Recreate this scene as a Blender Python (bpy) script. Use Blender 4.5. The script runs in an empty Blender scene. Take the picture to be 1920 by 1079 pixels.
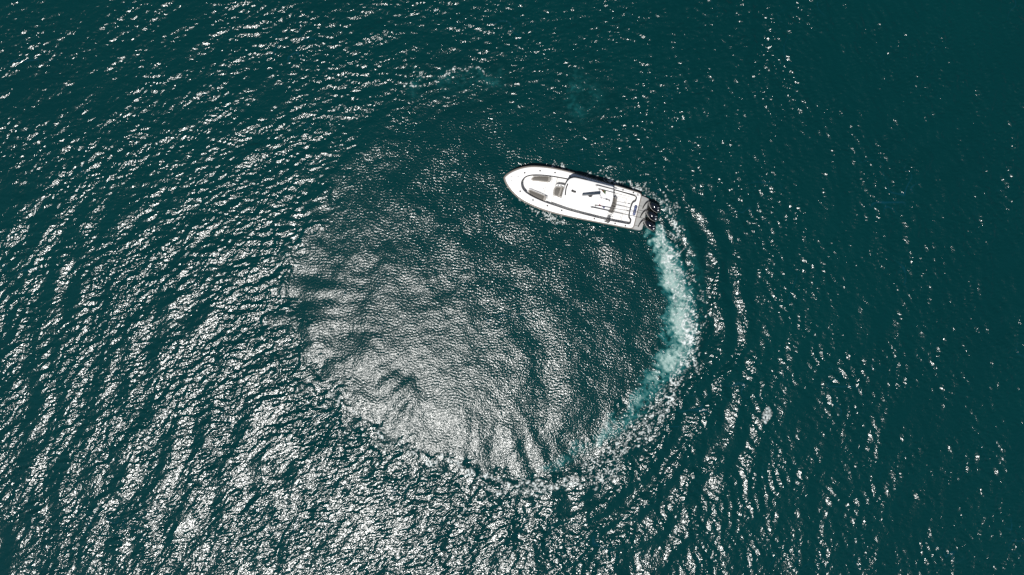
import bpy, bmesh, math, random
import numpy as np
from mathutils import Vector, Matrix

scn = bpy.context.scene
col = scn.collection
random.seed(7)

# ------------------------------------------------------------------ camera, sky, sun
CAM_H = 58.2
cam_d = bpy.data.cameras.new('camera'); cam_d.sensor_width = 36.0; cam_d.lens = 24.0
cam_d.clip_start = 0.5; cam_d.clip_end = 12000
cam = bpy.data.objects.new('camera', cam_d); col.objects.link(cam)
cam.location = (0, 0, CAM_H); cam.rotation_euler = (0, 0, 0)
scn.camera = cam

SUN = Vector((-0.205, -0.350, 1.0)).normalized()          # towards the sun
elev = math.asin(SUN.z)
world = bpy.data.worlds.new('World'); scn.world = world; world.use_nodes = True
wn = world.node_tree; wn.nodes.clear()
wo = wn.nodes.new('ShaderNodeOutputWorld'); wb = wn.nodes.new('ShaderNodeBackground')
sky = wn.nodes.new('ShaderNodeTexSky'); sky.sky_type = 'NISHITA'; sky.sun_disc = False
sky.sun_elevation = elev; sky.sun_rotation = math.atan2(SUN.x, SUN.y)
wb.inputs['Strength'].default_value = 0.05
wn.links.new(sky.outputs[0], wb.inputs[0]); wn.links.new(wb.outputs[0], wo.inputs[0])
sd = bpy.data.lights.new('sun', 'SUN'); sd.energy = 5.0; sd.angle = math.radians(0.5); sd.color = (1.0, 0.965, 0.92)
sun = bpy.data.objects.new('sun', sd); col.objects.link(sun)
sun.rotation_euler = SUN.to_track_quat('Z', 'Y').to_euler()
sun.location = (-20, -40, 90)
scn.view_settings.view_transform = 'Standard'; scn.view_settings.look = 'None'
scn.view_settings.exposure = 0.0; scn.view_settings.gamma = 1.0; scn.view_settings.use_curve_mapping = False
scn.cycles.use_denoising = False
scn.cycles.max_bounces = 6; scn.cycles.diffuse_bounces = 3; scn.cycles.glossy_bounces = 3
scn.cycles.transparent_max_bounces = 6; scn.cycles.caustics_reflective = False; scn.cycles.caustics_refractive = False

# ------------------------------------------------------------------ helpers
def tag(o, label=None, cat=None, group=None, kind=None):
    for k, v in (('label', label), ('category', cat), ('group', group), ('kind', kind)):
        if v: o[k] = v
    return o

def mat(name, color, rough=0.5, spec=0.5, coat=0.0, bump=0.0, scale=20.0, vary=0.0, metallic=0.0):
    m = bpy.data.materials.new(name); m.use_nodes = True
    nt = m.node_tree; b = nt.nodes['Principled BSDF']
    b.inputs['Base Color'].default_value = (*color, 1); b.inputs['Roughness'].default_value = rough
    b.inputs['Specular IOR Level'].default_value = spec; b.inputs['Coat Weight'].default_value = coat
    b.inputs['Coat Roughness'].default_value = 0.08; b.inputs['Metallic'].default_value = metallic
    if vary or bump:
        tc = nt.nodes.new('ShaderNodeTexCoord'); n = nt.nodes.new('ShaderNodeTexNoise')
        n.inputs['Scale'].default_value = scale; n.inputs['Detail'].default_value = 5
        nt.links.new(tc.outputs['Object'], n.inputs['Vector'])
        if vary:
            r = nt.nodes.new('ShaderNodeMapRange')
            r.inputs['To Min'].default_value = 1 - vary; r.inputs['To Max'].default_value = 1 + vary
            mx = nt.nodes.new('ShaderNodeVectorMath'); mx.operation = 'SCALE'
            mx.inputs[0].default_value = color
            nt.links.new(n.outputs['Fac'], r.inputs['Value']); nt.links.new(r.outputs[0], mx.inputs['Scale'])
            nt.links.new(mx.outputs[0], b.inputs['Base Color'])
        if bump:
            bp = nt.nodes.new('ShaderNodeBump'); bp.inputs['Strength'].default_value = bump; bp.inputs['Distance'].default_value = 0.01
            nt.links.new(n.outputs['Fac'], bp.inputs['Height']); nt.links.new(bp.outputs[0], b.inputs['Normal'])
    return m

M = dict(
    gel=mat('white_gelcoat', (0.80, 0.80, 0.79), 0.28, 0.5, 0.3, vary=0.03, scale=3),
    nonskid=mat('white_nonskid', (0.70, 0.70, 0.69), 0.7, 0.3, bump=0.25, scale=120, vary=0.06),
    hull=mat('hull_paint', (0.72, 0.72, 0.70), 0.2, 0.5, 0.5, vary=0.03, scale=2),
    taupe=mat('taupe_rubber', (0.175, 0.158, 0.138), 0.6, vary=0.12, scale=4),
    bolster=mat('charcoal_bolster', (0.035, 0.038, 0.042), 0.45, vary=0.2, scale=9),
    seat=mat('grey_upholstery', (0.105, 0.099, 0.088), 0.7, 0.3, bump=0.3, scale=60, vary=0.1),
    piping=mat('pale_piping', (0.28, 0.265, 0.24), 0.6, vary=0.08, scale=15),
    platform=mat('grey_nonskid', (0.30, 0.305, 0.30), 0.75, 0.3, bump=0.3, scale=90, vary=0.12),
    seam=mat('seam_grey', (0.30, 0.30, 0.29), 0.7),
    black=mat('black_gloss', (0.004, 0.006, 0.011), 0.14, 0.5, 0.6, vary=0.2, scale=5),
    silver=mat('grey_cowl', (0.22, 0.22, 0.218), 0.35, 0.5, 0.2, vary=0.08, scale=6),
    rubber=mat('black_rubber', (0.012, 0.012, 0.013), 0.5, vary=0.2, scale=10),
    metal=mat('brushed_metal', (0.16, 0.165, 0.17), 0.4, metallic=0.6, vary=0.15, scale=20),
    pole=mat('dark_pole', (0.03, 0.032, 0.034), 0.35, vary=0.2, scale=12),
    navy=mat('navy_vinyl', (0.006, 0.014, 0.07), 0.5, vary=0.15, scale=14),
    print=mat('pale_blue_print', (0.13, 0.18, 0.33), 0.6),
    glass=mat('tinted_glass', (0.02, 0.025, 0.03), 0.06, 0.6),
    radar=mat('slate_blue_radar', (0.018, 0.030, 0.045), 0.4, vary=0.15, scale=6),
    white=mat('white_plastic', (0.8, 0.8, 0.8), 0.35),
    decal=mat('white_decal', (0.75, 0.77, 0.8), 0.4),
    red=mat('red_cloth', (0.42, 0.012, 0.09), 0.8, vary=0.15, scale=20),
    blue=mat('blue_cloth', (0.03, 0.06, 0.26), 0.8, vary=0.15, scale=20),
    brown=mat('brown_cloth', (0.20, 0.085, 0.03), 0.8, vary=0.15, scale=20),
    green=mat('green_cloth', (0.09, 0.15, 0.07), 0.8, vary=0.15, scale=20),
)

def link(name, bm, m, parent=None, smooth=True, mats=None):
    me = bpy.data.meshes.new(name)
    bmesh.ops.recalc_face_normals(bm, faces=bm.faces[:])
    bm.to_mesh(me); bm.free()
    for mm in (mats or [m]): me.materials.append(mm)
    o = bpy.data.objects.new(name, me); col.objects.link(o)
    if smooth:
        me.polygons.foreach_set('use_smooth', [True] * len(me.polygons))
        me.set_sharp_from_angle(angle=math.radians(40))
    if parent: o.parent = parent
    return o

def loop_faces(bm, a, b, closed=True):
    n = len(a)
    for i in range(n if closed else n - 1):
        j = (i + 1) % n
        try: bm.faces.new((a[i], a[j], b[j], b[i]))
        except ValueError: pass

def box(bm, c, s, bev=0.0, rz=0.0, seg=2, rot=None):
    r = bmesh.ops.create_cube(bm, size=1.0)
    vs = r['verts']
    bmesh.ops.scale(bm, vec=Vector(s), verts=vs)
    if bev:
        es = list({e for v in vs for e in v.link_edges})
        rr = bmesh.ops.bevel(bm, geom=es, offset=bev, segments=seg, affect='EDGES', profile=0.5)
        vs = list({v for f in rr['faces'] for v in f.verts} | {v for v in vs if v.is_valid})
    mt = Matrix.Translation(Vector(c)) @ (rot if rot else Matrix.Rotation(rz, 4, 'Z'))
    bmesh.ops.transform(bm, matrix=mt, verts=vs)

def prism(bm, pts, z0, z1, bev=0.02):
    """closed outline extruded from z0 to z1 with a softened top edge"""
    n = len(pts); c = Vector((sum(p[0] for p in pts) / n, sum(p[1] for p in pts) / n, 0))
    def ring(z, inset):
        out = []
        for i, p in enumerate(pts):
            p0 = Vector((*pts[i - 1][:2], 0)); p1 = Vector((*p[:2], 0)); p2 = Vector((*pts[(i + 1) % n][:2], 0))
            t = (p2 - p0).normalized(); nrm = Vector((t.y, -t.x, 0))
            if nrm.dot(p1 - c) < 0: nrm = -nrm
            out.append(bm.verts.new((p1 - nrm * inset) + Vector((0, 0, z))))
        return out
    rs = [ring(z0, 0), ring(z1 - bev, 0), ring(z1 - bev * 0.3, bev * 0.3), ring(z1, bev)]
    for a, b in zip(rs, rs[1:]): loop_faces(bm, a, b)
    bm.faces.new(rs[-1]); bm.faces.new(rs[0])

def rrect(cx, cy, lx, ly, r, n=5, rot=0.0):
    pts = []
    for k, (sx, sy) in enumerate(((1, 1), (-1, 1), (-1, -1), (1, -1))):
        for i in range(n + 1):
            a = math.pi / 2 * (k + i / n)
            pts.append((sx * (lx / 2 - r) + r * math.cos(a), sy * (ly / 2 - r) + r * math.sin(a)))
    c, s = math.cos(rot), math.sin(rot)
    return [(cx + x * c - y * s, cy + x * s + y * c) for x, y in pts]

def tube(bm, pts, rad, n=8, flat=1.0, closed=False):
    """swept round (or flattened) bar along points; rad may be a list"""
    pts = [Vector(p) for p in pts]; N = len(pts); rings = []
    for i, p in enumerate(pts):
        a = pts[i - 1] if (i or closed) else pts[i]; b = pts[(i + 1) % N] if (i < N - 1 or closed) else pts[i]
        t = (b - a).normalized()
        up = Vector((0, 0, 1)) if abs(t.z) < 0.95 else Vector((1, 0, 0))
        sd = t.cross(up).normalized(); up = sd.cross(t)
        r = rad[i] if isinstance(rad, (list, tuple)) else rad
        rings.append([bm.verts.new(p + sd * r * math.cos(2 * math.pi * k / n) + up * r * flat * math.sin(2 * math.pi * k / n)) for k in range(n)])
    for a, b in zip(rings, rings[1:]): loop_faces(bm, a, b)
    if closed: loop_faces(bm, rings[-1], rings[0])
    else: bm.faces.new(rings[0]); bm.faces.new(rings[-1])

def lathe(bm, c, prof, n=16):
    rings = [[bm.verts.new((c[0] + r * math.cos(2 * math.pi * k / n), c[1] + r * math.sin(2 * math.pi * k / n), c[2] + z)) for k in range(n)] for r, z in prof]
    for a, b in zip(rings, rings[1:]): loop_faces(bm, a, b)
    bm.faces.new(rings[0]); bm.faces.new(rings[-1])

def cr(pts, per=6):
    """Catmull-Rom through points"""
    P = [Vector(p) for p in pts]; out = []
    for i in range(len(P) - 1):
        p0 = P[max(i - 1, 0)]; p1 = P[i]; p2 = P[i + 1]; p3 = P[min(i + 2, len(P) - 1)]
        for k in range(per):
            t = k / per
            out.append(0.5 * ((2 * p1) + (p2 - p0) * t + (2 * p0 - 5 * p1 + 4 * p2 - p3) * t * t + (3 * p1 - p0 - 3 * p2 + p3) * t ** 3))
    out.append(P[-1]); return out

def resample(pts, n):
    d = [0.0]
    for a, b in zip(pts, pts[1:]): d.append(d[-1] + (b - a).length)
    out = []; j = 0
    for i in range(n):
        t = d[-1] * i / (n - 1)
        while j < len(pts) - 2 and d[j + 1] < t: j += 1
        out.append(pts[j].lerp(pts[j + 1], (t - d[j]) / max(d[j + 1] - d[j], 1e-9)))
    return out

# ------------------------------------------------------------------ the sea
rng = np.random.default_rng(11)
DX = 0.065; NX, NY = 1408, 832
gx = (np.arange(NX) - (NX - 1) / 2) * DX; gy = (np.arange(NY) - (NY - 1) / 2) * DX
X, Y = np.meshgrid(gx, gy)
S = 58.2 / 1280.0                                          # metres on the water per unit of the survey sheet (1920 wide)
def U(p): return np.array(((p[0] - 960) * S, (539.5 - p[1]) * S))
PX = X / S + 960; PY = 539.5 - Y / S                        # survey coordinates of every grid point
kx = np.fft.fftfreq(NX, DX) * 2 * np.pi; ky = np.fft.fftfreq(NY, DX) * 2 * np.pi
KX, KY = np.meshgrid(kx, ky); KK = np.hypot(KX, KY) + 1e-9
def smooth(a, b, x):
    t = np.clip((x - a) / (b - a), 0, 1); return t * t * (3 - 2 * t)
def field(l0, l1, d=None, power=2.0, seed=0, slope=True, tilt=0.0):
    """random waves between wavelengths l0 and l1, travelling about d; unit slope (or unit height)"""
    r = np.random.default_rng(seed)
    kc = np.log(2 * np.pi / np.sqrt(l0 * l1)); w = 0.5 * np.log(l1 / l0)
    A = np.exp(-0.5 * ((np.log(KK) - kc) / (w * 0.6)) ** 2) * KK ** (-2 + tilt)
    if d is not None:
        d = np.array(d) / np.hypot(*d)
        A = A * (0.04 + np.abs((KX * d[0] + KY * d[1]) / KK) ** power)
    F = np.fft.fft2(r.standard_normal((NY, NX))) * A
    h = np.fft.ifft2(F).real
    if slope:
        s = np.sqrt(np.mean(np.fft.ifft2(1j * KX * F).real ** 2) + np.mean(np.fft.ifft2(1j * KY * F).real ** 2))
        return h / s
    return h / h.std()
def sample(f, u, v):
    """bilinear look-up with wrap, u and v in metres"""
    a = (u / DX) % NX; b = (v / DX) % NY
    i = np.floor(a).astype(int); j = np.floor(b).astype(int); fa = a - i; fb = b - j
    i %= NX; j %= NY; i1 = (i + 1) % NX; j1 = (j + 1) % NY
    return (f[j, i] * (1 - fa) + f[j, i1] * fa) * (1 - fb) + (f[j1, i] * (1 - fa) + f[j1, i1] * fa) * fb

n_big = field(4, 14, seed=1, slope=False); n_mid = field(1.2, 4, seed=2, slope=False); n_sml = field(0.3, 1.0, seed=3, slope=False)

# the circle the boat has turned: an uneven outline around its middle
CP = (905, 580)
ring_px = [(1215, 400), (1258, 470), (1268, 540), (1266, 640), (1205, 745), (1120, 850), (1010, 905), (900, 886), (800, 850), (720, 815), (645, 752),
           (585, 690), (552, 620), (540, 545), (558, 475), (606, 405), (645, 330), (700, 262), (790, 222), (900, 215), (1000, 235), (1090, 285), (1160, 345)]
ra = np.array([math.atan2(p[1] - CP[1], p[0] - CP[0]) for p in ring_px]); rr_ = np.array([math.hypot(p[1] - CP[1], p[0] - CP[0]) for p in ring_px])
o_ = np.argsort(ra); ra = ra[o_]; rr_ = rr_[o_]
TH = np.arctan2(PY - CP[1], PX - CP[0]); RR = np.hypot(PY - CP[1], PX - CP[0])
RB = np.interp(TH, np.r_[ra[-1] - 2 * np.pi, ra, ra[0] + 2 * np.pi], np.r_[rr_[-1], rr_, rr_[0]])
RBw = RB + 12 * n_mid + 7 * n_big + 5 * n_sml
top_soft = smooth(-0.25, -1.0, np.sin(TH))                # the oldest side of the circle has faded
wid = 26 + 75 * top_soft + 22 * smooth(0.3, 0.95, -np.cos(TH))
fing = field(1.4, 3.6, (1, 0), 5, 34)
rad_fing = sample(fing, (TH % (2 * np.pi)) * 350 * S + 100, RR * S * 0.45 + 40)
finger_w = smooth(0.50, 0.95, RR / RB) * smooth(0.0, 0.7, np.cos(TH - 2.3))
RBw = RBw + 11 * finger_w * rad_fing / fing.std()
inside = smooth(-wid, wid * 0.6, RBw - RR)
dist = (RR - RB) * S                                       # metres outside the circle

# open water: swell, wind sea and chop
swA = field(1.5, 4.6, (0.92, -0.42), 3, 21); swB = field(1.4, 3.6, (-0.5, 0.86), 4, 22)
wB = smooth(0, 1, np.clip((760 - PY) / 620 + (PX - 500) / 2500, 0, 1)) * smooth(1500, 1150, PX)
chopL = field(0.45, 1.2, (-0.42, 0.9), 1.8, 23, tilt=0.4); chopR = field(0.45, 1.3, (0.9, 0.15), 0.9, 26, tilt=0.4)
wR = smooth(900, 1500, PX + 0.35 * (PY - 540)); chop = np.sqrt(1 - wR) * chopL + np.sqrt(wR) * chopR
chop2 = np.sqrt(1 - wR) * field(0.22, 0.5, (-0.42, 0.9), 2.0, 24, tilt=0.7) + np.sqrt(wR) * field(0.22, 0.5, (-0.1, 0.95), 0.8, 27, tilt=0.7)
fine = np.sqrt(1 - wR) * field(0.14, 0.26, (-0.45, 0.9), 1.8, 25, tilt=1) + np.sqrt(wR) * field(0.14, 0.26, None, 1, 28, tilt=1)
gust = np.clip(1 + 0.20 * n_big + 0.12 * np.roll(n_mid, 91, 1), 0.4, 1.8)
windy = 1.04 - 0.16 * smooth(500, 100, PY) * smooth(1300, 1700, PX) - 0.16 * smooth(950, 1600, PX) * smooth(200, 700, PY) + 0.30 * smooth(520, 0, PY) * smooth(300, 750, PX) * smooth(1750, 1150, PX) - 0.20 * smooth(620, 0, PY) * smooth(700, 150, PX) + 0.10 * smooth(700, 100, PX) * smooth(300, 600, PY)
h_open = windy * (0.085 * np.sqrt(1 - wB) * swA + 0.07 * np.sqrt(wB) * swB + 0.13 * gust * chop + 0.145 * gust * chop2 + 0.15 * gust ** 1.5 * fine)

# inside the circle: smoothed water with wind ripples over slow heaves
rip = field(0.17, 0.32, (0.22, 0.97), 2.5, 31, tilt=0.8); rip2 = field(0.14, 0.22, None, 1, 32, tilt=1); heave = field(1.6, 6.0, None, 1, 33)
heave2 = field(2.5, 9.0, (0.93, -0.3), 2, 36)
sheen = smooth(1180, 640, PX - 0.35 * (PY - 560))
in_amp = 0.74 + 0.30 * sheen
h_in = in_amp * ((0.125 + 0.05 * (1 - sheen)) * rip + 0.085 * rip2) + 0.036 * heave + 0.038 * heave2 + 0.03 * field(0.6, 1.6, None, 1, 35) + 0.075 * finger_w * rad_fing * (0.8 + 0.3 * n_big)

H = h_open * (1 - inside) + h_in * inside

# outward running wake crests on the right, the raised rim on the left and below
tdeg = np.degrees(TH)
env = smooth(-42, -15, tdeg) * smooth(88, 45, tdeg)
reach = 4.0 + np.clip((tdeg + 35) / 80, 0, 1) * 10
crest = np.cos(2 * np.pi * dist / (1.65 + 0.04 * dist) + 0.35 * n_mid + 0.8 * n_big)
trough = env * smooth(0.6, 1.6, dist) * smooth(reach, reach * 0.5, dist) * smooth(0.3, -0.6, crest)
H = H - 0.38 * trough * (1 - inside) * (h_open - 0.085 * windy * swA)
H = H + 0.10 * smooth(-30, 0, tdeg) * smooth(95, 60, tdeg) * smooth(0.3, 1.5, dist) * smooth(reach, reach * 0.4, dist) * np.clip(crest + 0.3, 0, 1.3) * (0.9 * fine + 0.8 * chop2)
H = H + 0.100 * env * smooth(0.6, 1.6, dist) * smooth(reach, reach * 0.5, dist) * crest
rim = smooth(-0.2, 0.5, np.cos(TH - 2.45)) * np.exp(-((dist - 0.45 - 0.25 * n_mid) / 0.5) ** 2)
H = H + 0.075 * rim
rim2 = smooth(0.1, 0.6, np.cos(TH - 2.6)) * np.exp(-((dist - 2.0 - 0.5 * n_mid) / 0.5) ** 2)
H = H + 0.05 * rim2

# the smoothed water sags towards its lower rim
RBs = RB * S; D0 = 0.70
sag = np.where(dist < 0, np.maximum(RR * S - D0 * RBs, 0), (1 - D0) * RBs * np.exp(-np.maximum(dist, 0) / 3.5))
sag = sag * smooth(-0.1, 0.75, np.cos(TH - 2.15)) * (1 + 0.25 * n_big)
H = H - 0.055 * sag

# foam and aerated water, laid along strokes
def stroke(pts, w):
    """soft distance to a polyline with a width per point; 1 on the line"""
    out = np.zeros_like(X)
    for i in range(len(pts) - 1):
        ax, ay = pts[i]; bx, by = pts[i + 1]; wa = w[i] if isinstance(w, (list, tuple)) else w; wb_ = w[i + 1] if isinstance(w, (list, tuple)) else w
        m = max(wa, wb_) * 3.2
        i0 = np.searchsorted(gx, (min(ax, bx) - m - 960) * S); i1 = np.searchsorted(gx, (max(ax, bx) + m - 960) * S)
        j0 = np.searchsorted(gy, (539.5 - max(ay, by) - m) * S); j1 = np.searchsorted(gy, (539.5 - min(ay, by) + m) * S)
        if i1 <= i0 or j1 <= j0: continue
        px = WPX[j0:j1, i0:i1]; py = WPY[j0:j1, i0:i1]
        t = np.clip(((px - ax) * (bx - ax) + (py - ay) * (by - ay)) / ((bx - ax) ** 2 + (by - ay) ** 2 + 1e-9), 0, 1)
        d = np.hypot(px - ax - t * (bx - ax), py - ay - t * (by - ay)) / (wa + (wb_ - wa) * t)
        out[j0:j1, i0:i1] = np.maximum(out[j0:j1, i0:i1], np.exp(-d ** 2 * 1.1))
    return out
WPX = PX + 4 * n_mid + 2.2 * n_sml; WPY = PY + 4 * np.roll(n_mid, 333, 0) + 2.2 * np.roll(n_sml, 222, 1)
jet = [(1226, 428), (1240, 462), (1258, 510), (1271, 560), (1275, 615), (1268, 665), (1250, 708), (1215, 752)]
aer = 1.0 * stroke(jet, [10, 18, 24, 27, 29, 29, 27, 22]) * smooth(760, 640, PY + 30 * n_big) 
aer = np.maximum(aer, 0.42 * stroke([(1262, 655), (1225, 725), (1180, 780), (1130, 825)], [26, 28, 24, 16]))
aer = np.maximum(aer, 0.30 * stroke([(1120, 820), (1060, 865), (1022, 880)], [16, 18, 14]))
aer = np.maximum(aer, 0.20 * stroke([(790, 150), (850, 145), (930, 150)], 30))
aer = np.maximum(aer, 0.20 * stroke([(1090, 160), (1115, 185), (1080, 205)], 34))
aer = np.maximum(aer, 0.12 * stroke([(780, 175), (900, 180)], 32))
aer = np.maximum(aer, 0.20 * stroke([(1180, 360), (1250, 385), (1285, 440), (1310, 520), (1320, 600)], [12, 18, 22, 22, 20]))
aer = aer * (0.80 + 0.14 * n_mid + 0.12 * n_sml + 0.08 * field(0.15, 0.5, seed=46, slope=False) + 0.20 * np.clip(1 - np.abs(sample(field(0.35, 0.9, (1, 0), 8, 48, False), RR * S + 0.3 * n_mid, TH * 350 * S * 0.35)) / 0.5, 0, 1) + 0.25 * np.clip(1 - np.abs(field(0.7, 2.2, (0.5, 0.9), 2, 47, False)) / 0.4, 0, 1)); aer = np.clip(aer, 0, 1)

dens = np.zeros_like(X)
for pts, w, a in (
    ([(1232, 426), (1248, 455), (1270, 505), (1286, 555), (1293, 610), (1288, 665), (1268, 715), (1230, 765)], [8, 13, 17, 20, 22, 24, 24, 24], 0.76),
    ([(1226, 430), (1250, 492), (1268, 560), (1274, 630)], [9, 15, 18, 16], 0.60),
    ([(1280, 690), (1235, 760), (1190, 810), (1150, 850), (1110, 875)], [24, 30, 34, 34, 24], 0.72),
    ([(1245, 760), (1225, 800), (1195, 830)], [26, 24, 20], 0.72),
    ([(1165, 855), (1140, 895), (1090, 905)], [26, 24, 18], 0.68),
    ([(1085, 905), (1020, 915), (960, 908), (915, 895)], [10, 11, 9, 7], 0.92),
    ([(905, 893), (880, 885), (845, 870), (800, 856)], [9, 10, 9, 7], 0.86), ([(795, 853), (740, 832), (705, 808)], [7, 8, 6], 0.74), ([(700, 806), (665, 775)], [5, 6], 0.62), ([(650, 760), (610, 722), (585, 695)], [6, 7, 5], 0.64), ([(545, 620), (538, 560), (552, 490)], [4, 5, 4], 0.46), ([(1000, 925), (950, 925), (905, 915)], [9, 11, 8], 0.78),
    ([(1036, 311), (1070, 319)], [7, 9], 0.78), ([(1088, 325), (1120, 331), (1150, 341)], [8, 9, 8], 0.78),
    ([(1150, 344), (1195, 353), (1228, 366)], [8, 9, 9], 0.78), ([(1215, 352), (1240, 366), (1262, 388)], [6, 9, 9], 0.76),
    ([(1238, 380), (1258, 400), (1272, 430), (1285, 465)], [12, 17, 17, 16], 0.70),
    ([(1287, 470), (1305, 530), (1315, 590), (1312, 650), (1300, 700)], [12, 17, 20, 20, 16], 0.52),
    ([(978, 372), (990, 388), (1008, 398), (1030, 405)], [7, 10, 9, 7], 0.85), ([(1035, 408), (1062, 416)], [7, 6], 0.7),
    ([(1085, 432), (1102, 436)], [6, 5], 0.55), ([(1150, 425), (1190, 433)], [4, 4], 0.45),
    ([(820, 152), (840, 138), (862, 130), (890, 132), (915, 139)], [5, 6, 6, 6, 5], 0.82),
    ([(765, 162), (800, 157), (822, 150)], [4, 4, 4], 0.75), ([(785, 140), (808, 134)], [5, 5], 0.66), ([(1098, 118), (1116, 122)], [4, 3], 0.5),
    ([(626, 232), (633, 213), (641, 200)], [3, 5, 4], 0.72),
    ([(540, 330), (590, 300), (650, 288), (680, 280)], [4, 5, 4, 3], 0.45), ([(560, 395), (600, 390), (628, 382)], [3, 4, 3], 0.45),
    ([(165, 520), (190, 515)], [9, 9], 0.40), ([(395, 842), (412, 850)], [7, 6], 0.42),
    ([(945, 190), (975, 198)], [4, 3], 0.42), ([(1140, 45), (1150, 38)], [6, 5], 0.35),
    ([(1090, 785), (1098, 795)], [4, 3], 0.6), ([(1140, 796), (1150, 812)], [3, 3], 0.65)):
    dens = np.maximum(dens, a * stroke(pts, w))
w1 = field(1.5, 3.6, seed=41, slope=False); w2 = field(0.35, 0.95, seed=42, slope=False); w3 = field(0.16, 0.34, seed=43, slope=False)
w1s = sample(w1, X + 0.25 * w2, Y + 0.25 * np.roll(w2, 150, 0)); 
lace = np.maximum(np.clip(1.15 - np.abs(w1s) / 0.20, 0, 1), 0.45 * np.clip(1 - np.abs(sample(w2, X + 0.08 * w3, Y)) / 0.26, 0, 1))
flow = np.clip(1 - np.abs(sample(field(0.3, 0.8, (1, 0), 8, 49, False), RR * S + 0.35 * n_mid, TH * 350 * S * 0.4 + 7)) / 0.35, 0, 1) * smooth(0.25, 0.7, aer)
foam = dens * (0.48 + 0.95 * np.maximum(lace, 0.8 * flow) + 0.16 * w3 + 0.14 * w2)
foam_a = smooth(0.38, 0.92, foam)
streak = np.clip(1 - np.abs(sample(field(3, 10, (0.85, 0.4), 3, 44, False), X + 0.5 * n_mid, Y)) / 0.05, 0, 1) * smooth(0.4, 1.6, n_big)

# calm inside the hull's outline and livelier water against it
BOW = Vector((-0.5726, 9.1221, 0)); BANG = math.radians(-13.864)
bs = (X - BOW.x) * math.cos(BANG) + (Y - BOW.y) * math.sin(BANG); by = -(X - BOW.x) * math.sin(BANG) + (Y - BOW.y) * math.cos(BANG)
near = np.exp(-(np.maximum(np.abs(by) - 1.4, 0) / 1.2) ** 2) * smooth(-0.5, 1.5, bs) * smooth(14, 11.5, bs)
under = smooth(1.9, 1.2, np.abs(by)) * smooth(0.2, 1.2, bs) * smooth(12.6, 11.6, bs)
turb = field(0.4, 1.3, None, 1, 51)
lively = np.clip(0.75 * near * smooth(0.9, 1.5, np.abs(by)) + 0.9 * stroke([(1240, 385), (1275, 450), (1300, 540), (1312, 620), (1300, 690), (1260, 760), (1190, 830), (1100, 895)], [12, 18, 24, 28, 28, 24, 20, 14]), 0, 1)
H = H * (1 - 0.6 * aer) + 0.15 * lively * turb * (1 - 0.5 * aer) + 0.05 * lively * fine
H = H * (1 - 0.85 * under) + 0.02 * foam_a
edge = smooth(0, 1.4, gx[-1] - np.abs(X)) * smooth(0, 1.4, gy[-1] - np.abs(Y))
H = H * edge
rough = 0.155 + inside * (1 - aer) * (0.0 + 0.055 * sheen * smooth(-0.3, 0.8, np.cos(TH - 2.7))) + 0.30 * aer ** 1.6

def grid_mesh(name, verts, quads, attrs):
    me = bpy.data.meshes.new(name)
    me.vertices.add(len(verts)); me.vertices.foreach_set('co', verts.astype(np.float32).ravel())
    nq = len(quads); me.loops.add(nq * 4); me.loops.foreach_set('vertex_index', quads.astype(np.int32).ravel())
    me.polygons.add(nq); me.polygons.foreach_set('loop_start', np.arange(0, nq * 4, 4, dtype=np.int32))
    me.polygons.foreach_set('use_smooth', np.ones(nq, dtype=bool))
    for k, v in attrs.items():
        at = me.attributes.new(k, 'FLOAT', 'POINT'); at.data.foreach_set('value', v.astype(np.float32).ravel())
    me.update(calc_edges=True); me.validate()
    return me

idx = np.arange(NX * NY).reshape(NY, NX)
quads = np.stack([idx[:-1, :-1], idx[:-1, 1:], idx[1:, 1:], idx[1:, :-1]], -1).reshape(-1, 4)
V = np.stack([X, Y, H], -1).reshape(-1, 3)
# the sheet goes on to the horizon
ex, ey = X.max(), Y.max(); far = 6000.0
steps = [0, 4, 12, 40, 150, 600, 2000, far]
xs = np.r_[[-ex - s for s in steps[::-1]], [ex + s for s in steps]]; ys = np.r_[[-ey - s for s in steps[::-1]], [ey + s for s in steps]]
OX, OY = np.meshgrid(xs, ys); nb = len(V)
oi = np.arange(OX.size).reshape(OX.shape) + nb
oq = np.stack([oi[:-1, :-1], oi[:-1, 1:], oi[1:, 1:], oi[1:, :-1]], -1)
mid = len(steps) - 1; keep = np.ones(oq.shape[:2], bool); keep[mid, mid] = False
V = np.vstack([V, np.stack([OX, OY, np.zeros_like(OX)], -1).reshape(-1, 3)]); Q = np.vstack([quads, oq[keep]])
pad = lambda a, v: np.r_[a.ravel(), np.full(OX.size, v)]
wm = grid_mesh('water', V, Q, dict(aer=pad(aer, 0), rough=pad(rough, 0.2), streak=pad(streak, 0), open=pad(1 - edge, 1), calm=pad(inside * (1 - aer) * (1 - 0.15 * sheen * smooth(0.5, 1.0, RR / RB)), 0)))
water = bpy.data.objects.new('water', wm); col.objects.link(water); tag(water, kind='structure')

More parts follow.
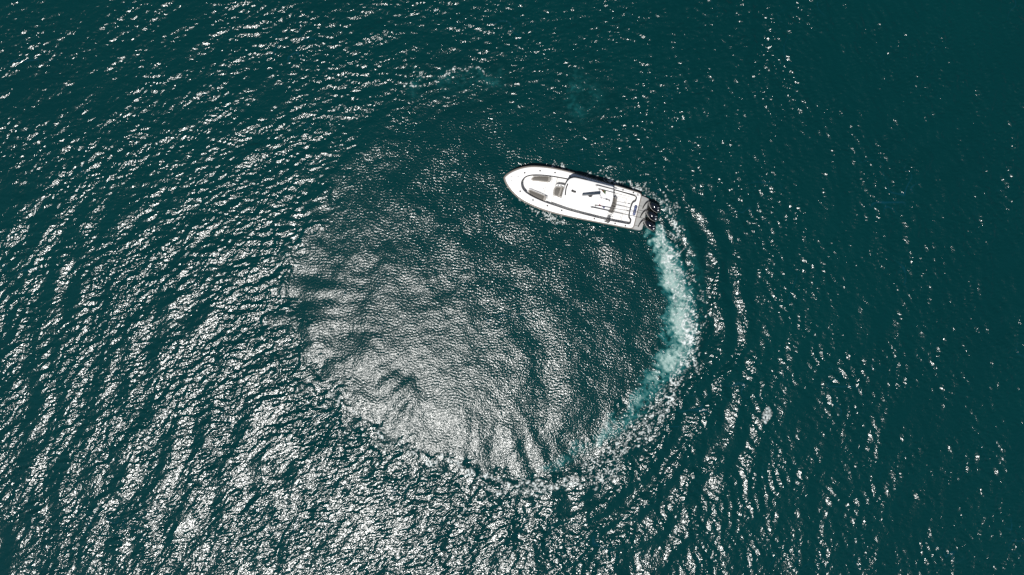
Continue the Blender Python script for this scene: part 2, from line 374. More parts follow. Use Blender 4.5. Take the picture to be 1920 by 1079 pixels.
def water_material():
    m = bpy.data.materials.new('sea_water'); m.use_nodes = True; nt = m.node_tree; b = nt.nodes['Principled BSDF']; L = nt.links.new
    def N(t, **kw):
        n = nt.nodes.new(t)
        for k, v in kw.items(): setattr(n, k, v)
        return n
    def attr(n): a = N('ShaderNodeAttribute'); a.attribute_name = n; return a.outputs['Fac']
    tc = N('ShaderNodeTexCoord')
    n1 = N('ShaderNodeTexNoise'); n1.inputs['Scale'].default_value = 0.06; n1.inputs['Detail'].default_value = 3
    L(tc.outputs['Object'], n1.inputs['Vector'])
    deep = N('ShaderNodeMix', data_type='RGBA'); deep.inputs['A'].default_value = (0.0002, 0.0205, 0.0230, 1); deep.inputs['B'].default_value = (0.0002, 0.0280, 0.0295, 1)
    L(n1.outputs['Fac'], deep.inputs['Factor'])
    bl = N('ShaderNodeMix', data_type='RGBA'); bl.inputs['B'].default_value = (0.003, 0.045, 0.075, 1)
    sm = N('ShaderNodeMath', operation='MULTIPLY'); sm.inputs[1].default_value = 0.5; L(attr('streak'), sm.inputs[0])
    L(deep.outputs['Result'], bl.inputs['A']); L(sm.outputs[0], bl.inputs['Factor'])
    ramp = N('ShaderNodeValToRGB'); cr_ = ramp.color_ramp
    cr_.elements[0].color = (0, 0, 0, 0); cr_.elements[1].color = (0.235, 0.350, 0.328, 1)
    e = cr_.elements.new(0.35); e.color = (0.006, 0.085, 0.088, 1); e2 = cr_.elements.new(0.7); e2.color = (0.09, 0.20, 0.188, 1)
    L(attr('aer'), ramp.inputs['Fac'])
    aw = N('ShaderNodeMapRange'); aw.inputs['From Max'].default_value = 0.35; L(attr('aer'), aw.inputs['Value'])
    fin = N('ShaderNodeMix', data_type='RGBA'); L(aw.outputs[0], fin.inputs['Factor']); L(bl.outputs['Result'], fin.inputs['A']); L(ramp.outputs['Color'], fin.inputs['B'])
    L(fin.outputs['Result'], b.inputs['Base Color'])
    L(attr('rough'), b.inputs['Roughness']); b.inputs['IOR'].default_value = 1.36
    nf = N('ShaderNodeTexNoise'); nf.inputs['Scale'].default_value = 6.5; nf.inputs['Detail'].default_value = 3; L(tc.outputs['Object'], nf.inputs['Vector'])
    b1 = N('ShaderNodeBump'); b1.inputs['Strength'].default_value = 1.0; b1.inputs['Distance'].default_value = 0.012
    ca = N('ShaderNodeMapRange'); ca.inputs['To Min'].default_value = 2.5; ca.inputs['To Max'].default_value = 3.0; L(attr('calm'), ca.inputs['Value'])
    hm = N('ShaderNodeMath', operation='MULTIPLY'); L(nf.outputs['Fac'], hm.inputs[0]); L(ca.outputs[0], hm.inputs[1]); L(hm.outputs[0], b1.inputs['Height'])
    no = N('ShaderNodeTexNoise'); no.inputs['Scale'].default_value = 0.9; no.inputs['Detail'].default_value = 5; L(tc.outputs['Object'], no.inputs['Vector'])
    om = N('ShaderNodeMath', operation='MULTIPLY'); L(attr('open'), om.inputs[0]); L(no.outputs['Fac'], om.inputs[1])
    b2 = N('ShaderNodeBump'); b2.inputs['Strength'].default_value = 1; b2.inputs['Distance'].default_value = 0.35; L(om.outputs[0], b2.inputs['Height']); L(b1.outputs[0], b2.inputs['Normal'])
    L(b2.outputs[0], b.inputs['Normal'])
    return m
wm.materials.append(water_material())

def foam_material():
    m = bpy.data.materials.new('sea_foam'); m.use_nodes = True; nt = m.node_tree; b = nt.nodes['Principled BSDF']; L = nt.links.new
    b.inputs['Base Color'].default_value = (0.62, 0.68, 0.67, 1); b.inputs['Roughness'].default_value = 0.55
    a = nt.nodes.new('ShaderNodeAttribute'); a.attribute_name = 'cover'
    tc = nt.nodes.new('ShaderNodeTexCoord'); n = nt.nodes.new('ShaderNodeTexNoise'); n.inputs['Scale'].default_value = 9; n.inputs['Detail'].default_value = 3
    L(tc.outputs['Object'], n.inputs['Vector'])
    r = nt.nodes.new('ShaderNodeMapRange'); r.inputs['From Min'].default_value = 0.3; r.inputs['From Max'].default_value = 0.7; r.inputs['To Min'].default_value = 0.65; r.inputs['To Max'].default_value = 1.15
    L(n.outputs['Fac'], r.inputs['Value'])
    mu = nt.nodes.new('ShaderNodeMath'); mu.operation = 'MULTIPLY'; mu.use_clamp = True; L(a.outputs['Fac'], mu.inputs[0]); L(r.outputs[0], mu.inputs[1])
    L(mu.outputs[0], b.inputs['Alpha'])
    bp = nt.nodes.new('ShaderNodeBump'); bp.inputs['Strength'].default_value = 0.7; bp.inputs['Distance'].default_value = 0.04
    L(n.outputs['Fac'], bp.inputs['Height']); L(bp.outputs[0], b.inputs['Normal'])
    return m
FOAM = foam_material()
def foam_object(name, cover, lift=0.012):
    on = (cover[:-1, :-1] + cover[:-1, 1:] + cover[1:, 1:] + cover[1:, :-1]) > 0.12
    q = quads.reshape(NY - 1, NX - 1, 4)[on]
    used, inv = np.unique(q, return_inverse=True)
    v = np.stack([X, Y, H + lift + 0.03 * cover], -1).reshape(-1, 3)[used]
    me = grid_mesh(name, v, inv.reshape(-1, 4), dict(cover=cover.ravel()[used]))
    me.materials.append(FOAM); o = bpy.data.objects.new(name, me); col.objects.link(o); return o
dpatch = np.hypot((PX - 1437.5 + 0.25 * (PY - 779)) / 9.3, (PY - 779) / 14.5) + 0.10 * n_sml
patch = smooth(1.08, 0.9, dpatch) * np.clip(0.38 + 0.30 * w3 + 0.15 * w2, 0, 1) * (1 - 0.6 * smooth(0.7, 0.2, np.hypot((PX - 1437) / 4, (PY - 788) / 3)))
tag(foam_object('wake_foam', foam_a), kind='stuff')
fp = foam_object('foam_patch', patch)
tag(fp, 'small oval patch of pale bubbly foam floating alone in the dark water outside the wake', 'foam patch')

# ------------------------------------------------------------------ the boat (local x runs aft from the bow, y to starboard)
boat = bpy.data.objects.new('motorboat', None); col.objects.link(boat)
boat.location = BOW; boat.rotation_euler = (0, 0, BANG)
tag(boat, 'white open fishing boat with hardtop and three black outboards trailing a curved wake', 'boat')

def sheer(s): return 1.08 + 0.46 * max(0.0, 1 - s / 7.0) ** 1.6
outer_half = cr([(0, 0, 0), (0.10, 0.19, 0), (0.36, 0.50, 0), (0.80, 0.86, 0), (1.30, 1.16, 0), (1.86, 1.40, 0), (2.60, 1.58, 0), (3.5, 1.71, 0), (4.5, 1.77, 0), (5.5, 1.77, 0),
                 (7.0, 1.72, 0), (9.0, 1.62, 0), (10.4, 1.55, 0), (11.15, 1.50, 0), (11.34, 1.42, 0), (11.39, 1.25, 0)], 5)
inner_half = cr([(1.38, 0, 0), (1.44, 0.26, 0), (1.64, 0.56, 0), (2.05, 0.80, 0), (2.75, 1.0, 0), (3.7, 1.15, 0), (4.8, 1.24, 0), (5.8, 1.31, 0), (7.5, 1.34, 0), (9.2, 1.33, 0), (10.5, 1.27, 0), (11.0, 1.23, 0), (11.10, 1.12, 0)], 6)
NH = 72; NT = 17
tr_out = [Vector((11.39, 1.25 * (1 - i / (NT - 1) * 1.0), 0)) for i in range(NT)]
tr_in = resample(cr([(11.10, 1.12, 0), (11.10, 0.95, 0), (11.09, 0.82, 0), (11.02, 0.70, 0), (10.90, 0.60, 0), (10.85, 0.40, 0), (10.83, 0.2, 0), (10.83, 0, 0)], 6), NT)
def full(a, b):
    h = resample(a, NH) + b[1:]
    return h + [Vector((p.x, -p.y, 0)) for p in h[-2:0:-1]]
OUT = full(outer_half, tr_out); INN = full(inner_half, tr_in)
def off(path, d):
    n = len(path); out = []
    for i, p in enumerate(path):
        t = (path[(i + 1) % n] - path[i - 1]).normalized(); nv = Vector((-t.y, t.x, 0))
        out.append(p + nv * d)
    return out
# orientation check so a positive offset always grows the outline
def area(p): return sum(p[i].x * p[(i + 1) % len(p)].y - p[(i + 1) % len(p)].x * p[i].y for i in range(len(p)))
SG = -1 if area(OUT) > 0 else 1
def grow(path, d): return off(path, SG * d)
def ring(bm, path, zf): return [bm.verts.new((p.x, p.y, zf(p))) for p in path]

# hull shell
bm = bmesh.new()
def shrink(path, ky, dx, zf):
    r = []
    for p in path:
        s = dx + p.x * (11.39 - dx) / 11.39 if dx else p.x
        r.append(bm.verts.new((s, p.y * ky(p.x), zf(p.x))))
    return r
lv = [shrink(OUT, lambda s: 1.0, 0, lambda s: sheer(s) - 0.02),
      shrink(OUT, lambda s: 0.985, 0.05, lambda s: sheer(s) - 0.16),
      shrink(OUT, lambda s: 0.93, 0.22, lambda s: sheer(s) * 0.6 + 0.05),
      shrink(OUT, lambda s: 0.86, 0.55, lambda s: 0.12 + 0.25 * max(0, 1 - s / 4)),
      shrink(OUT, lambda s: 0.45, 0.95, lambda s: -0.22),
      shrink(OUT, lambda s: 0.02, 1.2, lambda s: -0.42)]
for a, b in zip(lv, lv[1:]): loop_faces(bm, a, b)
link('hull', bm, M['hull'], boat)
# deck: cap, rolled edges and the inner wall down to the floor
bm = bmesh.new()
rs = [ring(bm, grow(OUT, -0.005), lambda p: sheer(p.x) - 0.05), ring(bm, grow(OUT, -0.02), lambda p: sheer(p.x) - 0.008), ring(bm, grow(OUT, -0.05), lambda p: sheer(p.x) + 0.004),
      ring(bm, grow(INN, 0.045), lambda p: sheer(p.x) + 0.012), ring(bm, grow(INN, 0.012), lambda p: sheer(p.x) + 0.002), ring(bm, INN, lambda p: sheer(p.x) - 0.03),
      ring(bm, grow(INN, 0.015), lambda p: sheer(p.x) - 0.09), ring(bm, grow(INN, 0.02), lambda p: 0.30)]
for a, b in zip(rs, rs[1:]): loop_faces(bm, a, b)
link('gunwale', bm, M['gel'], boat)
# rub rail
bm = bmesh.new()
tube(bm, [Vector((p.x, p.y, sheer(p.x) - 0.075)) for p in grow(OUT, 0.022)], [0.115 - 0.055 * min(1, p.x / 8.0) for p in OUT], 10, 0.55, True)
link('rub_rail', bm, M['taupe'], boat)
# coaming bolster
bm = bmesh.new()
tube(bm, [Vector((p.x, p.y, sheer(p.x) - 0.15)) for p in grow(INN, -0.028)], 0.052, 10, 1.4, True)
link('coaming_bolster', bm, M['bolster'], boat)

# floors
def inside_poly(s0, s1, z, inset=0.0):
    half = [p for p in resample(inner_half, 90) + tr_in[1:] if s0 <= p.x <= s1]
    pts = [(p.x, p.y + 0.02) for p in half] + [(p.x, -p.y - 0.02) for p in reversed(half) if p.y > 1e-4]
    return pts
bm = bmesh.new(); prism(bm, inside_poly(4.2, 12, 0), 0.20, 0.36, 0.01)
floor_o = link('cockpit_floor', bm, M['nonskid'], boat)
bm = bmesh.new(); prism(bm, inside_poly(1.0, 4.35, 0), 0.22, 0.62, 0.02)
bowf = link('bow_floor', bm, M['nonskid'], boat)
def hatch(parent, cx, cy, lx, ly, z, latch=True):
    bm = bmesh.new(); prism(bm, rrect(cx, cy, lx + 0.05, ly + 0.05, 0.07), z - 0.004, z + 0.004, 0.002)
    g = link('hatch', bm, M['nonskid'], parent); g.data.materials[0] = M['seam']
    bm = bmesh.new(); prism(bm, rrect(cx, cy, lx, ly, 0.05), z - 0.002, z + 0.014, 0.008)
    return g, bm
def hatch_set(parent, cx, cy, lx, ly, z):
    bm = bmesh.new(); prism(bm, rrect(cx, cy, lx, ly, 0.05), z - 0.004, z + 0.014, 0.008); link('hatch', bm, M['nonskid'], parent)
    bm = bmesh.new(); prism(bm, rrect(cx, cy, lx + 0.05, ly + 0.05, 0.07), z - 0.004, z + 0.004, 0.002); link('gasket', bm, M['seam'], parent)
    bm = bmesh.new(); lathe(bm, (cx + lx * 0.36, cy, z + 0.013), ((0.03, 0), (0.03, 0.006), (0.012, 0.008)), 12); link('latch', bm, M['metal'], parent)
hatch_set(floor_o, 9.98, 0.62, 0.75, 0.62, 0.36); hatch_set(floor_o, 9.98, -0.72, 0.75, 0.70, 0.36); hatch_set(floor_o, 10.12, -0.04, 0.9, 0.52, 0.36)
hatch_set(bowf, 2.95, 0.04, 1.0, 0.62, 0.62)

# bow loungers: raised box, cushion, backrest bolster
def sgn(pts, m): return [(x, y * m) for x, y in pts]
for m in (1, -1):
    base = sgn([(2.02, 0.50), (2.10, 0.36), (2.25, 0.30), (3.60, 0.50), (3.80, 0.56), (3.84, 0.80), (3.76, 1.12), (3.3, 1.07), (2.75, 0.96), (2.22, 0.80)], m)
    bm = bmesh.new(); prism(bm, base, 0.60, 0.90, 0.03); bs_ = link('bow_seat', bm, M['gel'], boat)
    rim_ = sgn([(2.10, 0.50), (2.16, 0.41), (2.30, 0.365), (3.55, 0.55), (3.66, 0.60), (3.66, 1.06), (3.3, 1.03), (2.75, 0.92), (2.26, 0.76)], m)
    bm = bmesh.new(); prism(bm, rim_, 0.89, 0.955, 0.03); link('cushion_rim', bm, M['piping'], bs_)
    cu = sgn([(2.20, 0.52), (2.27, 0.47), (3.46, 0.63), (3.52, 0.67), (3.50, 0.99), (3.2, 0.97), (2.75, 0.87), (2.34, 0.74)], m)
    bm = bmesh.new(); prism(bm, cu, 0.94, 1.0, 0.03); link('cushion', bm, M['seat'], bs_)
    bm = bmesh.new(); prism(bm, sgn([(3.56, 0.60), (3.70, 0.61), (3.74, 0.80), (3.68, 1.06), (3.56, 1.02)], m), 0.90, 1.14, 0.05); link('backrest', bm, M['piping'], bs_)

# console with forward lounge
bm = bmesh.new(); prism(bm, rrect(6.1, 0.08, 2.3, 1.30, 0.15), 0.34, 1.40, 0.06); prism(bm, rrect(6.55, 0.08, 1.1, 1.15, 0.1), 1.38, 1.75, 0.05)
console = link('console', bm, M['gel'], boat)
bm = bmesh.new(); box(bm, (5.75, 0.08, 1.85), (0.03, 1.15, 0.9), 0.01, rot=Matrix.Rotation(math.radians(25), 4, 'Y')); link('windshield', bm, M['glass'], console)
lo = [(4.22, -0.34), (4.32, -0.46), (5.2, -0.60), (5.2, 0.74), (4.46, 0.66), (4.28, 0.58), (4.12, 0.30), (4.10, -0.05)]
bm = bmesh.new(); prism(bm, lo, 0.34, 1.02, 0.04); lounge = link('lounge_seat', bm, M['gel'], boat)
bm = bmesh.new(); prism(bm, [(4.19, -0.30), (4.30, -0.41), (4.70, -0.47), (4.74, 0.46), (4.36, 0.42), (4.23, 0.36), (4.16, 0.15), (4.15, -0.05)], 1.01, 1.09, 0.03); link('cushion_rim', bm, M['piping'], lounge)
bm = bmesh.new(); prism(bm, [(4.30, -0.27), (4.36, -0.33), (4.64, -0.36), (4.68, 0.33), (4.40, 0.31), (4.31, 0.26), (4.26, 0.05)], 1.08, 1.13, 0.025); link('cushion', bm, M['seat'], lounge)
bm = bmesh.new(); prism(bm, [(4.70, -0.46), (4.78, -0.46), (5.15, -0.46), (5.18, 0.44), (4.80, 0.47), (4.72, 0.47)], 1.01, 1.22, 0.05); link('backrest_rim', bm, M['piping'], lounge)
bm = bmesh.new(); prism(bm, [(4.78, -0.35), (5.14, -0.36), (5.16, 0.34), (4.82, 0.36)], 1.20, 1.26, 0.02); link('backrest', bm, M['seat'], lounge)
bm = bmesh.new(); tube(bm, cr([(4.22, 0.44, 1.05), (4.32, 0.60, 1.09), (4.55, 0.64, 1.1), (4.95, 0.66, 1.1), (5.1, 0.66, 1.05)], 4), 0.02, 8); link('grab_rail', bm, M['pole'], lounge)
for s, y in ((4.45, 0.53), (4.68, 0.55)):
    bm = bmesh.new(); lathe(bm, (s, y, 1.02), ((0.05, 0), (0.05, 0.012), (0.04, 0.014)), 14); link('cup_holder', bm, M['rubber'], lounge)

# added dark band in place of the hardtop's cast shadow, front starboard corner
def band_line(g, z):
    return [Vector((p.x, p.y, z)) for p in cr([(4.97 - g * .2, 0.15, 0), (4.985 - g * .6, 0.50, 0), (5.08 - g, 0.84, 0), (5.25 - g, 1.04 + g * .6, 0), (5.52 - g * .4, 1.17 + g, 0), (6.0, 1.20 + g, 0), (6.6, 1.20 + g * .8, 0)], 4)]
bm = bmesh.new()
ring_ = [[bm.verts.new(p) for p in band_line(g, z)] for g, z in ((0.02, 2.67), (0.115, 2.60), (0.13, 2.45), (0.05, 1.9), (0.02, 1.45), (-0.01, 1.45), (0.02, 1.9), (0.095, 2.45), (0.085, 2.58), (0.0, 2.65))]
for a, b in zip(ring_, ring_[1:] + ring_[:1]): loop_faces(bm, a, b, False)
link('shadow_band', bm, M['glass'], boat)

# hardtop on four legs
def top_outline(g=0.0):
    h = [(4.94 - g, 0), (4.95 - g, 0.30), (4.99 - g, 0.58), (5.10 - g * .8, 0.86), (5.26 - g * .6, 1.04 + g * .5), (5.50, 1.15 + g), (5.85, 1.19 + g), (7.2, 1.20 + g), (8.4, 1.20 + g), (8.74, 1.19 + g), (8.82 + g, 1.12), (8.86 + g, 0.9), (8.97 + g, 0.4), (9.0 + g, 0)]
    f = cr([(x, y, 0) for x, y in h], 4)
    return [(p.x, p.y) for p in f] + [(p.x, -p.y) for p in reversed(f[1:-1])]
bm = bmesh.new()
rings = []
for z, g in ((2.66, -0.10), (2.665, -0.02), (2.70, 0.0), (2.76, -0.01), (2.79, -0.05), (2.815, -0.30)):
    rings.append([bm.verts.new((x, y, z)) for x, y in top_outline(g)])
for a, b in zip(rings, rings[1:]): loop_faces(bm, a, b)
c = bm.verts.new((6.95, 0, 2.84))
for i in range(len(rings[-1])): bm.faces.new((rings[-1][i], rings[-1][(i + 1) % len(rings[-1])], c))
bm.faces.new(rings[0])
ht = link('hardtop', bm, M['gel'], boat)
bm = bmesh.new(); tube(bm, cr([(5.14, -0.42, 2.815), (5.10, -0.15, 2.82), (5.075, 0.12, 2.82), (5.09, 0.34, 2.82), (5.13, 0.54, 2.81)], 4), 0.05, 8); link('light_bar', bm, M['rubber'], ht)
bm = bmesh.new(); lathe(bm, (5.62, 0.07, 2.80), ((0.10, 0), (0.10, 0.07), (0.06, 0.11)), 14); box(bm, (5.78, 0.04, 2.86), (0.28, 0.17, 0.10), 0.04); link('horn', bm, M['rubber'], ht)
bm = bmesh.new(); lathe(bm, (7.65, -0.05, 2.83), ((0.40, -0.03), (0.42, 0.03), (0.41, 0.10), (0.36, 0.16), (0.24, 0.19), (0.08, 0.2)), 32); link('radome', bm, M['white'], ht)
for s, y in ((5.9, 0.95), (5.9, -0.95), (8.3, 0.95), (8.3, -0.95)):
    bm = bmesh.new(); tube(bm, [(s + (0.25 if s < 7 else 0), y * 0.78, 0.36), (s + 0.15, y * 0.86, 1.5), (s, y, 2.69)], 0.035, 10); link('hardtop_support', bm, M['white'], boat)
# open array radar
bm = bmesh.new(); lathe(bm, (7.12, 0.10, 2.80), ((0.20, 0), (0.20, 0.05), (0.13, 0.20), (0.10, 0.28)), 18); rp = link('radar_scanner', bm, M['rubber'], boat)
bm = bmesh.new(); box(bm, (7.14, 0.145, 3.14), (1.46, 0.20, 0.13), 0.035, rz=math.radians(19.8)); link('scanner_bar', bm, M['radar'], rp)

# seat behind the helm
bm = bmesh.new(); prism(bm, rrect(8.85, 0.0, 1.2, 1.50, 0.12), 0.34, 0.98, 0.05); mz = link('rear_seat', bm, M['gel'], boat)
bm = bmesh.new(); prism(bm, [(8.85, -0.66), (9.36, -0.66), (9.44, -0.55), (9.49, 0), (9.44, 0.55), (9.36, 0.60), (8.85, 0.60)], 0.97, 1.10, 0.04); link('cushion', bm, M['seat'], mz)
bm = bmesh.new(); tube(bm, cr([(9.35, -0.64, 1.10), (9.45, -0.5, 1.11), (9.50, 0, 1.11), (9.45, 0.5, 1.11), (9.37, 0.59, 1.10)], 4), 0.045, 8); link('cushion_rim', bm, M['piping'], mz)
for y in (-0.3, 0.14):
    bm = bmesh.new(); box(bm, (9.15, y, 1.102), (0.56, 0.014, 0.012)); link('seam', bm, M['bolster'], mz)
bm = bmesh.new(); box(bm, (9.22, 0.70, 1.03), (0.30, 0.10, 0.10), 0.02); box(bm, (9.30, 0.66, 1.06), (0.08, 0.08, 0.12), 0.02); link('tool_holder', bm, M['rubber'], mz)

# transom pad with its pale print
py = [i / 24 for i in range(25)]
half = []
for t in py:
    y = -0.45 + 0.91 * t
    e_ = min(t, 1 - t) * 0.91
    w = 0.115 * math.sqrt(max(0, 1 - (1 - min(e_ / 0.12, 1)) ** 2)) * (1 - 0.16 * math.exp(-((t - 0.48) / 0.06) ** 2))
    half.append((w, y))
cx = 11.17
pts = [(cx - w - 0.004, y) for w, y in half] + [(cx + w + 0.004, y) for w, y in reversed(half)]
bm = bmesh.new(); prism(bm, pts, 1.14, 1.178, 0.012); tp = link('transom_pad', bm, M['navy'], boat)
bm = bmesh.new()
for y, ly, lx in ((0.31, 0.17, 0.05), (0.13, 0.11, 0.085), (-0.09, 0.17, 0.05), (-0.30, 0.13, 0.085)):
    for k in range(3):
        box(bm, (cx + (k - 1) * lx * 0.6, y + (k - 1) * 0.012, 1.1795), (lx * 0.42, ly * (0.95 - 0.2 * (k % 2)), 0.003))
link('lettering', bm, M['print'], tp, smooth=False)

# bracket platform
bm = bmesh.new(); prism(bm, [(11.36, 1.44), (11.36, -1.44), (11.75, -1.45), (12.10, -1.42), (12.24, -1.30), (12.26, -0.2), (12.26, 0.2), (12.24, 1.18), (12.14, 1.33), (11.75, 1.42)], -0.15, 0.52, 0.03)
plat = link('swim_platform', bm, M['platform'], boat)
bm = bmesh.new(); box(bm, (11.72, -1.12, 0.527), (0.36, 0.02, 0.012)); link('ladder_slot', bm, M['rubber'], plat)
bm = bmesh.new(); prism(bm, rrect(11.62, 1.18, 0.30, 0.30, 0.05), 0.518, 0.532, 0.006); link('platform_hatch', bm, M['platform'], plat)

# outboards: leg, clamp, lower cowl, cowling, stripe and propeller
def cowl(bm, prof, L0, L1, wid, seg=28, back=1.0):
    rings = []
    for z, k in prof:
        r = []
        for i in range(seg):
            a = 2 * math.pi * i / seg; ca, sa = math.cos(a), math.sin(a)
            n_ = 2.35
            ex_ = math.copysign(abs(ca) ** (2 / n_), ca); ey_ = math.copysign(abs(sa) ** (2 / n_), sa)
            xx = (L0 + L1) / 2 + ex_ * (L1 - L0) / 2 * k
            ta = 1 - 0.30 * max(0, -ex_) ** 1.5 - 0.12 * max(0, ex_) ** 2
            r.append(bm.verts.new((xx, ey_ * wid / 2 * k * ta, z - 0.10 * max(0, ex_) ** 2 * (z > 1.0))))
        rings.append(r)
    for a, b in zip(rings, rings[1:]): loop_faces(bm, a, b)
    bm.faces.new(rings[0]); bm.faces.new(rings[-1])
def engine(px, pyy, ang):
    bm = bmesh.new()
    prism(bm, [(0.02, -0.10), (0.5, -0.10), (0.62, 0), (0.5, 0.10), (0.02, 0.10)], -0.75, 0.95, 0.02); box(bm, (0.42, 0, -0.25), (0.55, 0.36, 0.03), 0.01); tube(bm, [(0.05, 0, -0.62), (0.3, 0, -0.62), (0.62, 0, -0.62)], [0.03, 0.10, 0.06], 10)
    e = link('outboard_motor', bm, M['rubber'], boat); e.location = (px, pyy, 0); e.rotation_euler = (0, 0, ang)
    bm = bmesh.new(); box(bm, (-0.04, 0, 0.62), (0.20, 0.34, 0.42), 0.04); link('clamp_bracket', bm, M['rubber'], e)
    bm = bmesh.new(); cowl(bm, ((0.80, 0.80), (0.86, 0.98), (0.98, 1.06), (1.02, 1.05)), -0.16, 0.98, 0.56); link('lower_cowl', bm, M['silver'], e)
    bm = bmesh.new(); cowl(bm, ((1.015, 1.0), (1.10, 1.02), (1.22, 0.98), (1.33, 0.88), (1.41, 0.72), (1.455, 0.48), (1.47, 0.2)), -0.14, 0.99, 0.55); cw = link('cowling', bm, M['black'], e)
    bm = bmesh.new(); tube(bm, [(0.60, 0.02, 1.447), (0.66, 0.09, 1.435), (0.70, 0.155, 1.40)], 0.012, 6); link('pinstripe', bm, M['decal'], e)
    bm = bmesh.new(); tube(bm, [(0.76, -0.12, 1.365), (0.80, -0.03, 1.362)], 0.04, 8, 0.5); link('decal', bm, M['decal'], e)
    bm = bmesh.new()
    for k in range(4):
        a = k * math.pi / 2
        box(bm, (0.70, 0.10 * math.cos(a), -0.62 + 0.10 * math.sin(a)), (0.03, 0.14, 0.14), 0.01, rot=Matrix.Rotation(a, 4, 'X') @ Matrix.Rotation(0.5, 4, 'Y'))
    link('propeller', bm, M['metal'], e)
    return e
for k, (px, pyy) in enumerate(((12.36, 0.86), (12.34, 0.10), (12.36, -0.72))):
    engine(px, pyy, math.radians(-27.5))
    bm = bmesh.new(); tube(bm, cr([(px + 0.08, pyy + 0.12, 0.98), (px - 0.16, pyy + 0.17, 1.02), (px - 0.36, pyy + 0.02, 0.92), (px - 0.47, pyy - 0.24, 0.74), (px - 0.50, pyy - 0.46, 0.53)], 6), 0.04, 8); link('rigging_hose', bm, M['rubber'], boat)
bm = bmesh.new(); tube(bm, [(12.14, 0.80, 0.92), (12.20, -0.66, 0.92)], 0.024, 8); link('tie_bar', bm, M['metal'], boat)

# gunwale fittings
def fit(name, s, y, r=0.045, mt='rubber', flat=False):
    bm = bmesh.new(); z = sheer(s) + 0.006
    if flat:
        box(bm, (s, y, z + 0.035), (0.20, 0.03, 0.025), 0.01); box(bm, (s - 0.05, y, z + 0.015), (0.03, 0.03, 0.04)); box(bm, (s + 0.05, y, z + 0.015), (0.03, 0.03, 0.04))
    else:
        lathe(bm, (s, y, z), ((r * 1.15, 0), (r * 1.15, 0.008), (r, 0.012), (r * 0.9, 0.012)), 14)
    link(name, bm, M[mt], boat)
for s, y in ((1.48, 0.80), (2.68, 1.29), (3.93, 1.45), (5.2, 1.50), (9.8, 1.43), (10.7, 1.42), (1.48, -0.78), (2.69, -1.22), (3.97, -1.38), (5.23, -1.46), (8.05, -1.48), (8.98, -1.47), (9.83, -1.45), (10.71, -1.43)):
    fit('rod_holder', s, y, 0.062)
fit('cleat', 0.48, 0.20, flat=True, mt='metal'); fit('cleat', 0.52, -0.10, flat=True, mt='metal'); fit('cleat', 7.48, -1.50, flat=True, mt='metal'); fit('cleat', 11.12, -1.36, flat=True)
fit('fuel_cap', 11.09, 1.38, 0.06, 'metal'); fit('anchor_hatch', 1.02, 0.36, 0.035, 'metal')
for s, y in ((9.02, 1.50), (9.18, 1.47)): fit('cleat', s, y, flat=True, mt='metal')
for s, y in ((4.45, -0.66), (4.75, -0.68), (5.02, -0.70), (5.25, -0.74), (5.1, -0.98)):
    bm = bmesh.new(); lathe(bm, (s, y, 0.362), ((0.035, 0), (0.035, 0.01), (0.02, 0.012)), 10); link('deck_drain', bm, M['metal'], boat)

# outriggers and whip antennas folded aft on the hardtop
def pole(name, a, b, z0, z1, r0, r1, base, joint=None):
    bm = bmesh.new(); A = Vector((*a, z0)); B = Vector((*b, z1))
    n = 10; tube(bm, [A.lerp(B, i / n) for i in range(n + 1)], [r0 + (r1 - r0) * (i / n) for i in range(n + 1)], 8)
    o = link(name, bm, M['pole'], boat)
    bm = bmesh.new(); box(bm, (a[0] - 0.03, a[1], 2.86), (0.14, 0.10, 0.10), 0.02); box(bm, (a[0] + 0.02, a[1] - 0.07, (z0 + 2.82) / 2), (0.05, 0.05, z0 - 2.76), 0.01); link('mount', bm, M['metal'], o)
    if joint:
        bm = bmesh.new(); p = A.lerp(B, joint); tube(bm, [p - (B - A).normalized() * 0.07, p + (B - A).normalized() * 0.07], 0.045, 10); link('ferrule', bm, M['rubber'], o)
    return o
pole('outrigger', (7.42, 0.97), (11.0, 0.95), 2.98, 2.94, 0.040, 0.018, 1)
pole('outrigger', (7.45, -0.85), (11.81, -0.72), 2.98, 2.94, 0.045, 0.016, 1)
pole('antenna', (7.71, 0.71), (10.39, 0.69), 2.98, 2.96, 0.026, 0.009, 1, 0.465)
pole('antenna', (7.73, -0.63), (11.48, -0.36), 2.98, 2.96, 0.026, 0.012, 1, 0.7)
pole('antenna', (8.72, 0.03), (7.72, 0.05), 2.98, 3.02, 0.018, 0.006, 1, 0.26)

# flags on the antennas
def flag(name, verts, z, mats, label):
    """a folded scrap of cloth: two coloured fields with a rippled surface and real thickness"""
    bm = bmesh.new(); n = 8; (a0, a1, b0, b1) = [Vector((*v, 0)) for v in verts]
    rows = []
    for i in range(n + 1):
        t = i / n; p, q = a0.lerp(a1, t), b0.lerp(b1, t); row = []
        for j in range(5):
            w = p.lerp(q, j / 4); row.append(bm.verts.new((w.x, w.y, z - 0.16 * (j / 4) ** 1.5 + 0.03 * math.sin(t * 9 + j))))
        rows.append(row)
    for i in range(n):
        for j in range(4):
            f = bm.faces.new((rows[i][j], rows[i + 1][j], rows[i + 1][j + 1], rows[i][j + 1])); f.material_index = 0 if i < n * 0.5 else 1
    bmesh.ops.solidify(bm, geom=bm.faces[:], thickness=0.006)
    o = link(name, bm, None, None, True, mats)
    o.matrix_world = Matrix.Translation(BOW) @ Matrix.Rotation(BANG, 4, 'Z')
    tag(o, label, 'flag', 'small flags flying from the whip antennas'); return o
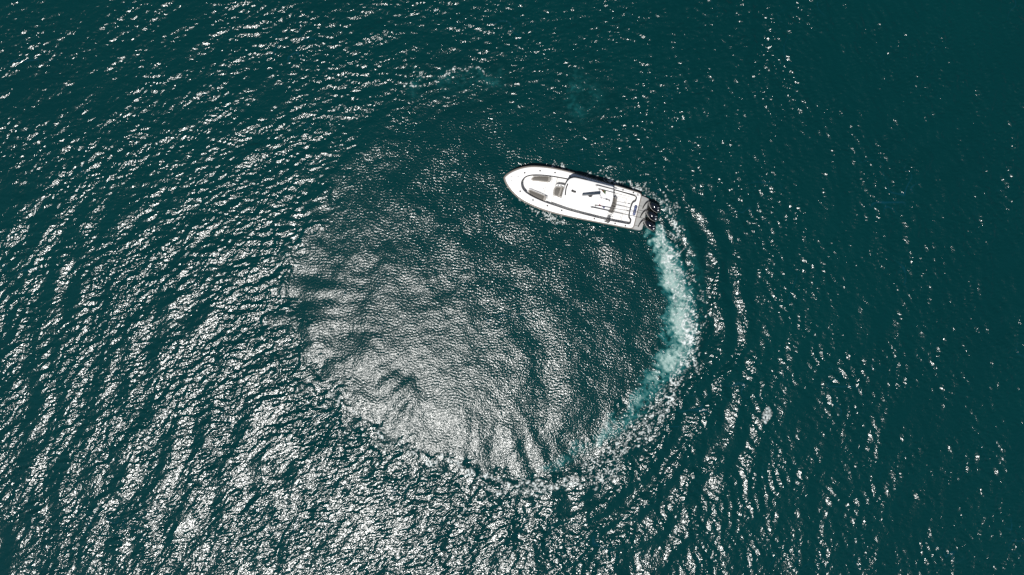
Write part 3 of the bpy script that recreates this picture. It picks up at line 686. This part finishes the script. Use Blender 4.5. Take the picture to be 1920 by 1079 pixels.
flag('flag', ((7.86, 0.71), (8.24, 0.70), (7.92, 0.66), (8.30, 0.38)), 2.975, [M['brown'], M['green']], 'small brown and green triangular flag hanging from an antenna above the hardtop')
flag('flag', ((7.92, -0.62), (8.50, -0.57), (8.04, -0.42), (8.46, -0.74)), 2.975, [M['red'], M['blue']], 'small crumpled red and blue flag hanging from an antenna above the hardtop')

# trolling rod standing in a holder on the port gunwale
rod = bpy.data.objects.new('fishing_rod', None); col.objects.link(rod)
rod.matrix_world = Matrix.Translation(BOW) @ Matrix.Rotation(BANG, 4, 'Z') @ Matrix.Translation((9.15, -1.42, sheer(9) + 0.0))
tag(rod, 'dark fishing rod with a large reel standing in a holder on the side deck', 'fishing rod')
bm = bmesh.new(); tube(bm, [(0, 0, -0.12), (0.01, 0.08, 0.25), (0.02, 0.16, 0.5)], 0.028, 8); link('handle', bm, M['rubber'], rod)
bm = bmesh.new(); tube(bm, cr([(0.02, 0.16, 0.5), (0.06, 0.36, 1.2), (0.11, 0.70, 2.2)], 5), [0.02 - 0.001 * i for i in range(11)], 8); bl = link('blank', bm, M['pole'], rod)
for p in ((0.035, 0.24, 0.75), (0.06, 0.37, 1.2), (0.08, 0.50, 1.6), (0.105, 0.68, 2.1)):
    bm = bmesh.new(); lathe(bm, (p[0], p[1] + 0.035, p[2]), ((0.035, 0), (0.035, 0.02), (0.022, 0.02)), 10); link('guide', bm, M['metal'], rod)
bm = bmesh.new(); lathe(bm, (0.02, -0.02, 0.28), ((0.14, 0), (0.165, 0.02), (0.165, 0.05), (0.12, 0.07), (0.05, 0.075)), 18); box(bm, (0.0, 0.14, 0.32), (0.26, 0.18, 0.12), 0.03); rl = link('reel', bm, M['rubber'], rod)
bm = bmesh.new(); lathe(bm, (0.02, -0.02, 0.352), ((0.06, 0), (0.06, 0.012), (0.03, 0.014)), 14); link('reel_knob', bm, M['metal'], rl)
bm = bmesh.new(); tube(bm, [(0.10, 0.10, 0.34), (0.26, 0.16, 0.36)], 0.018, 8); box(bm, (0.27, 0.165, 0.37), (0.06, 0.05, 0.05), 0.015); link('crank', bm, M['metal'], rl)
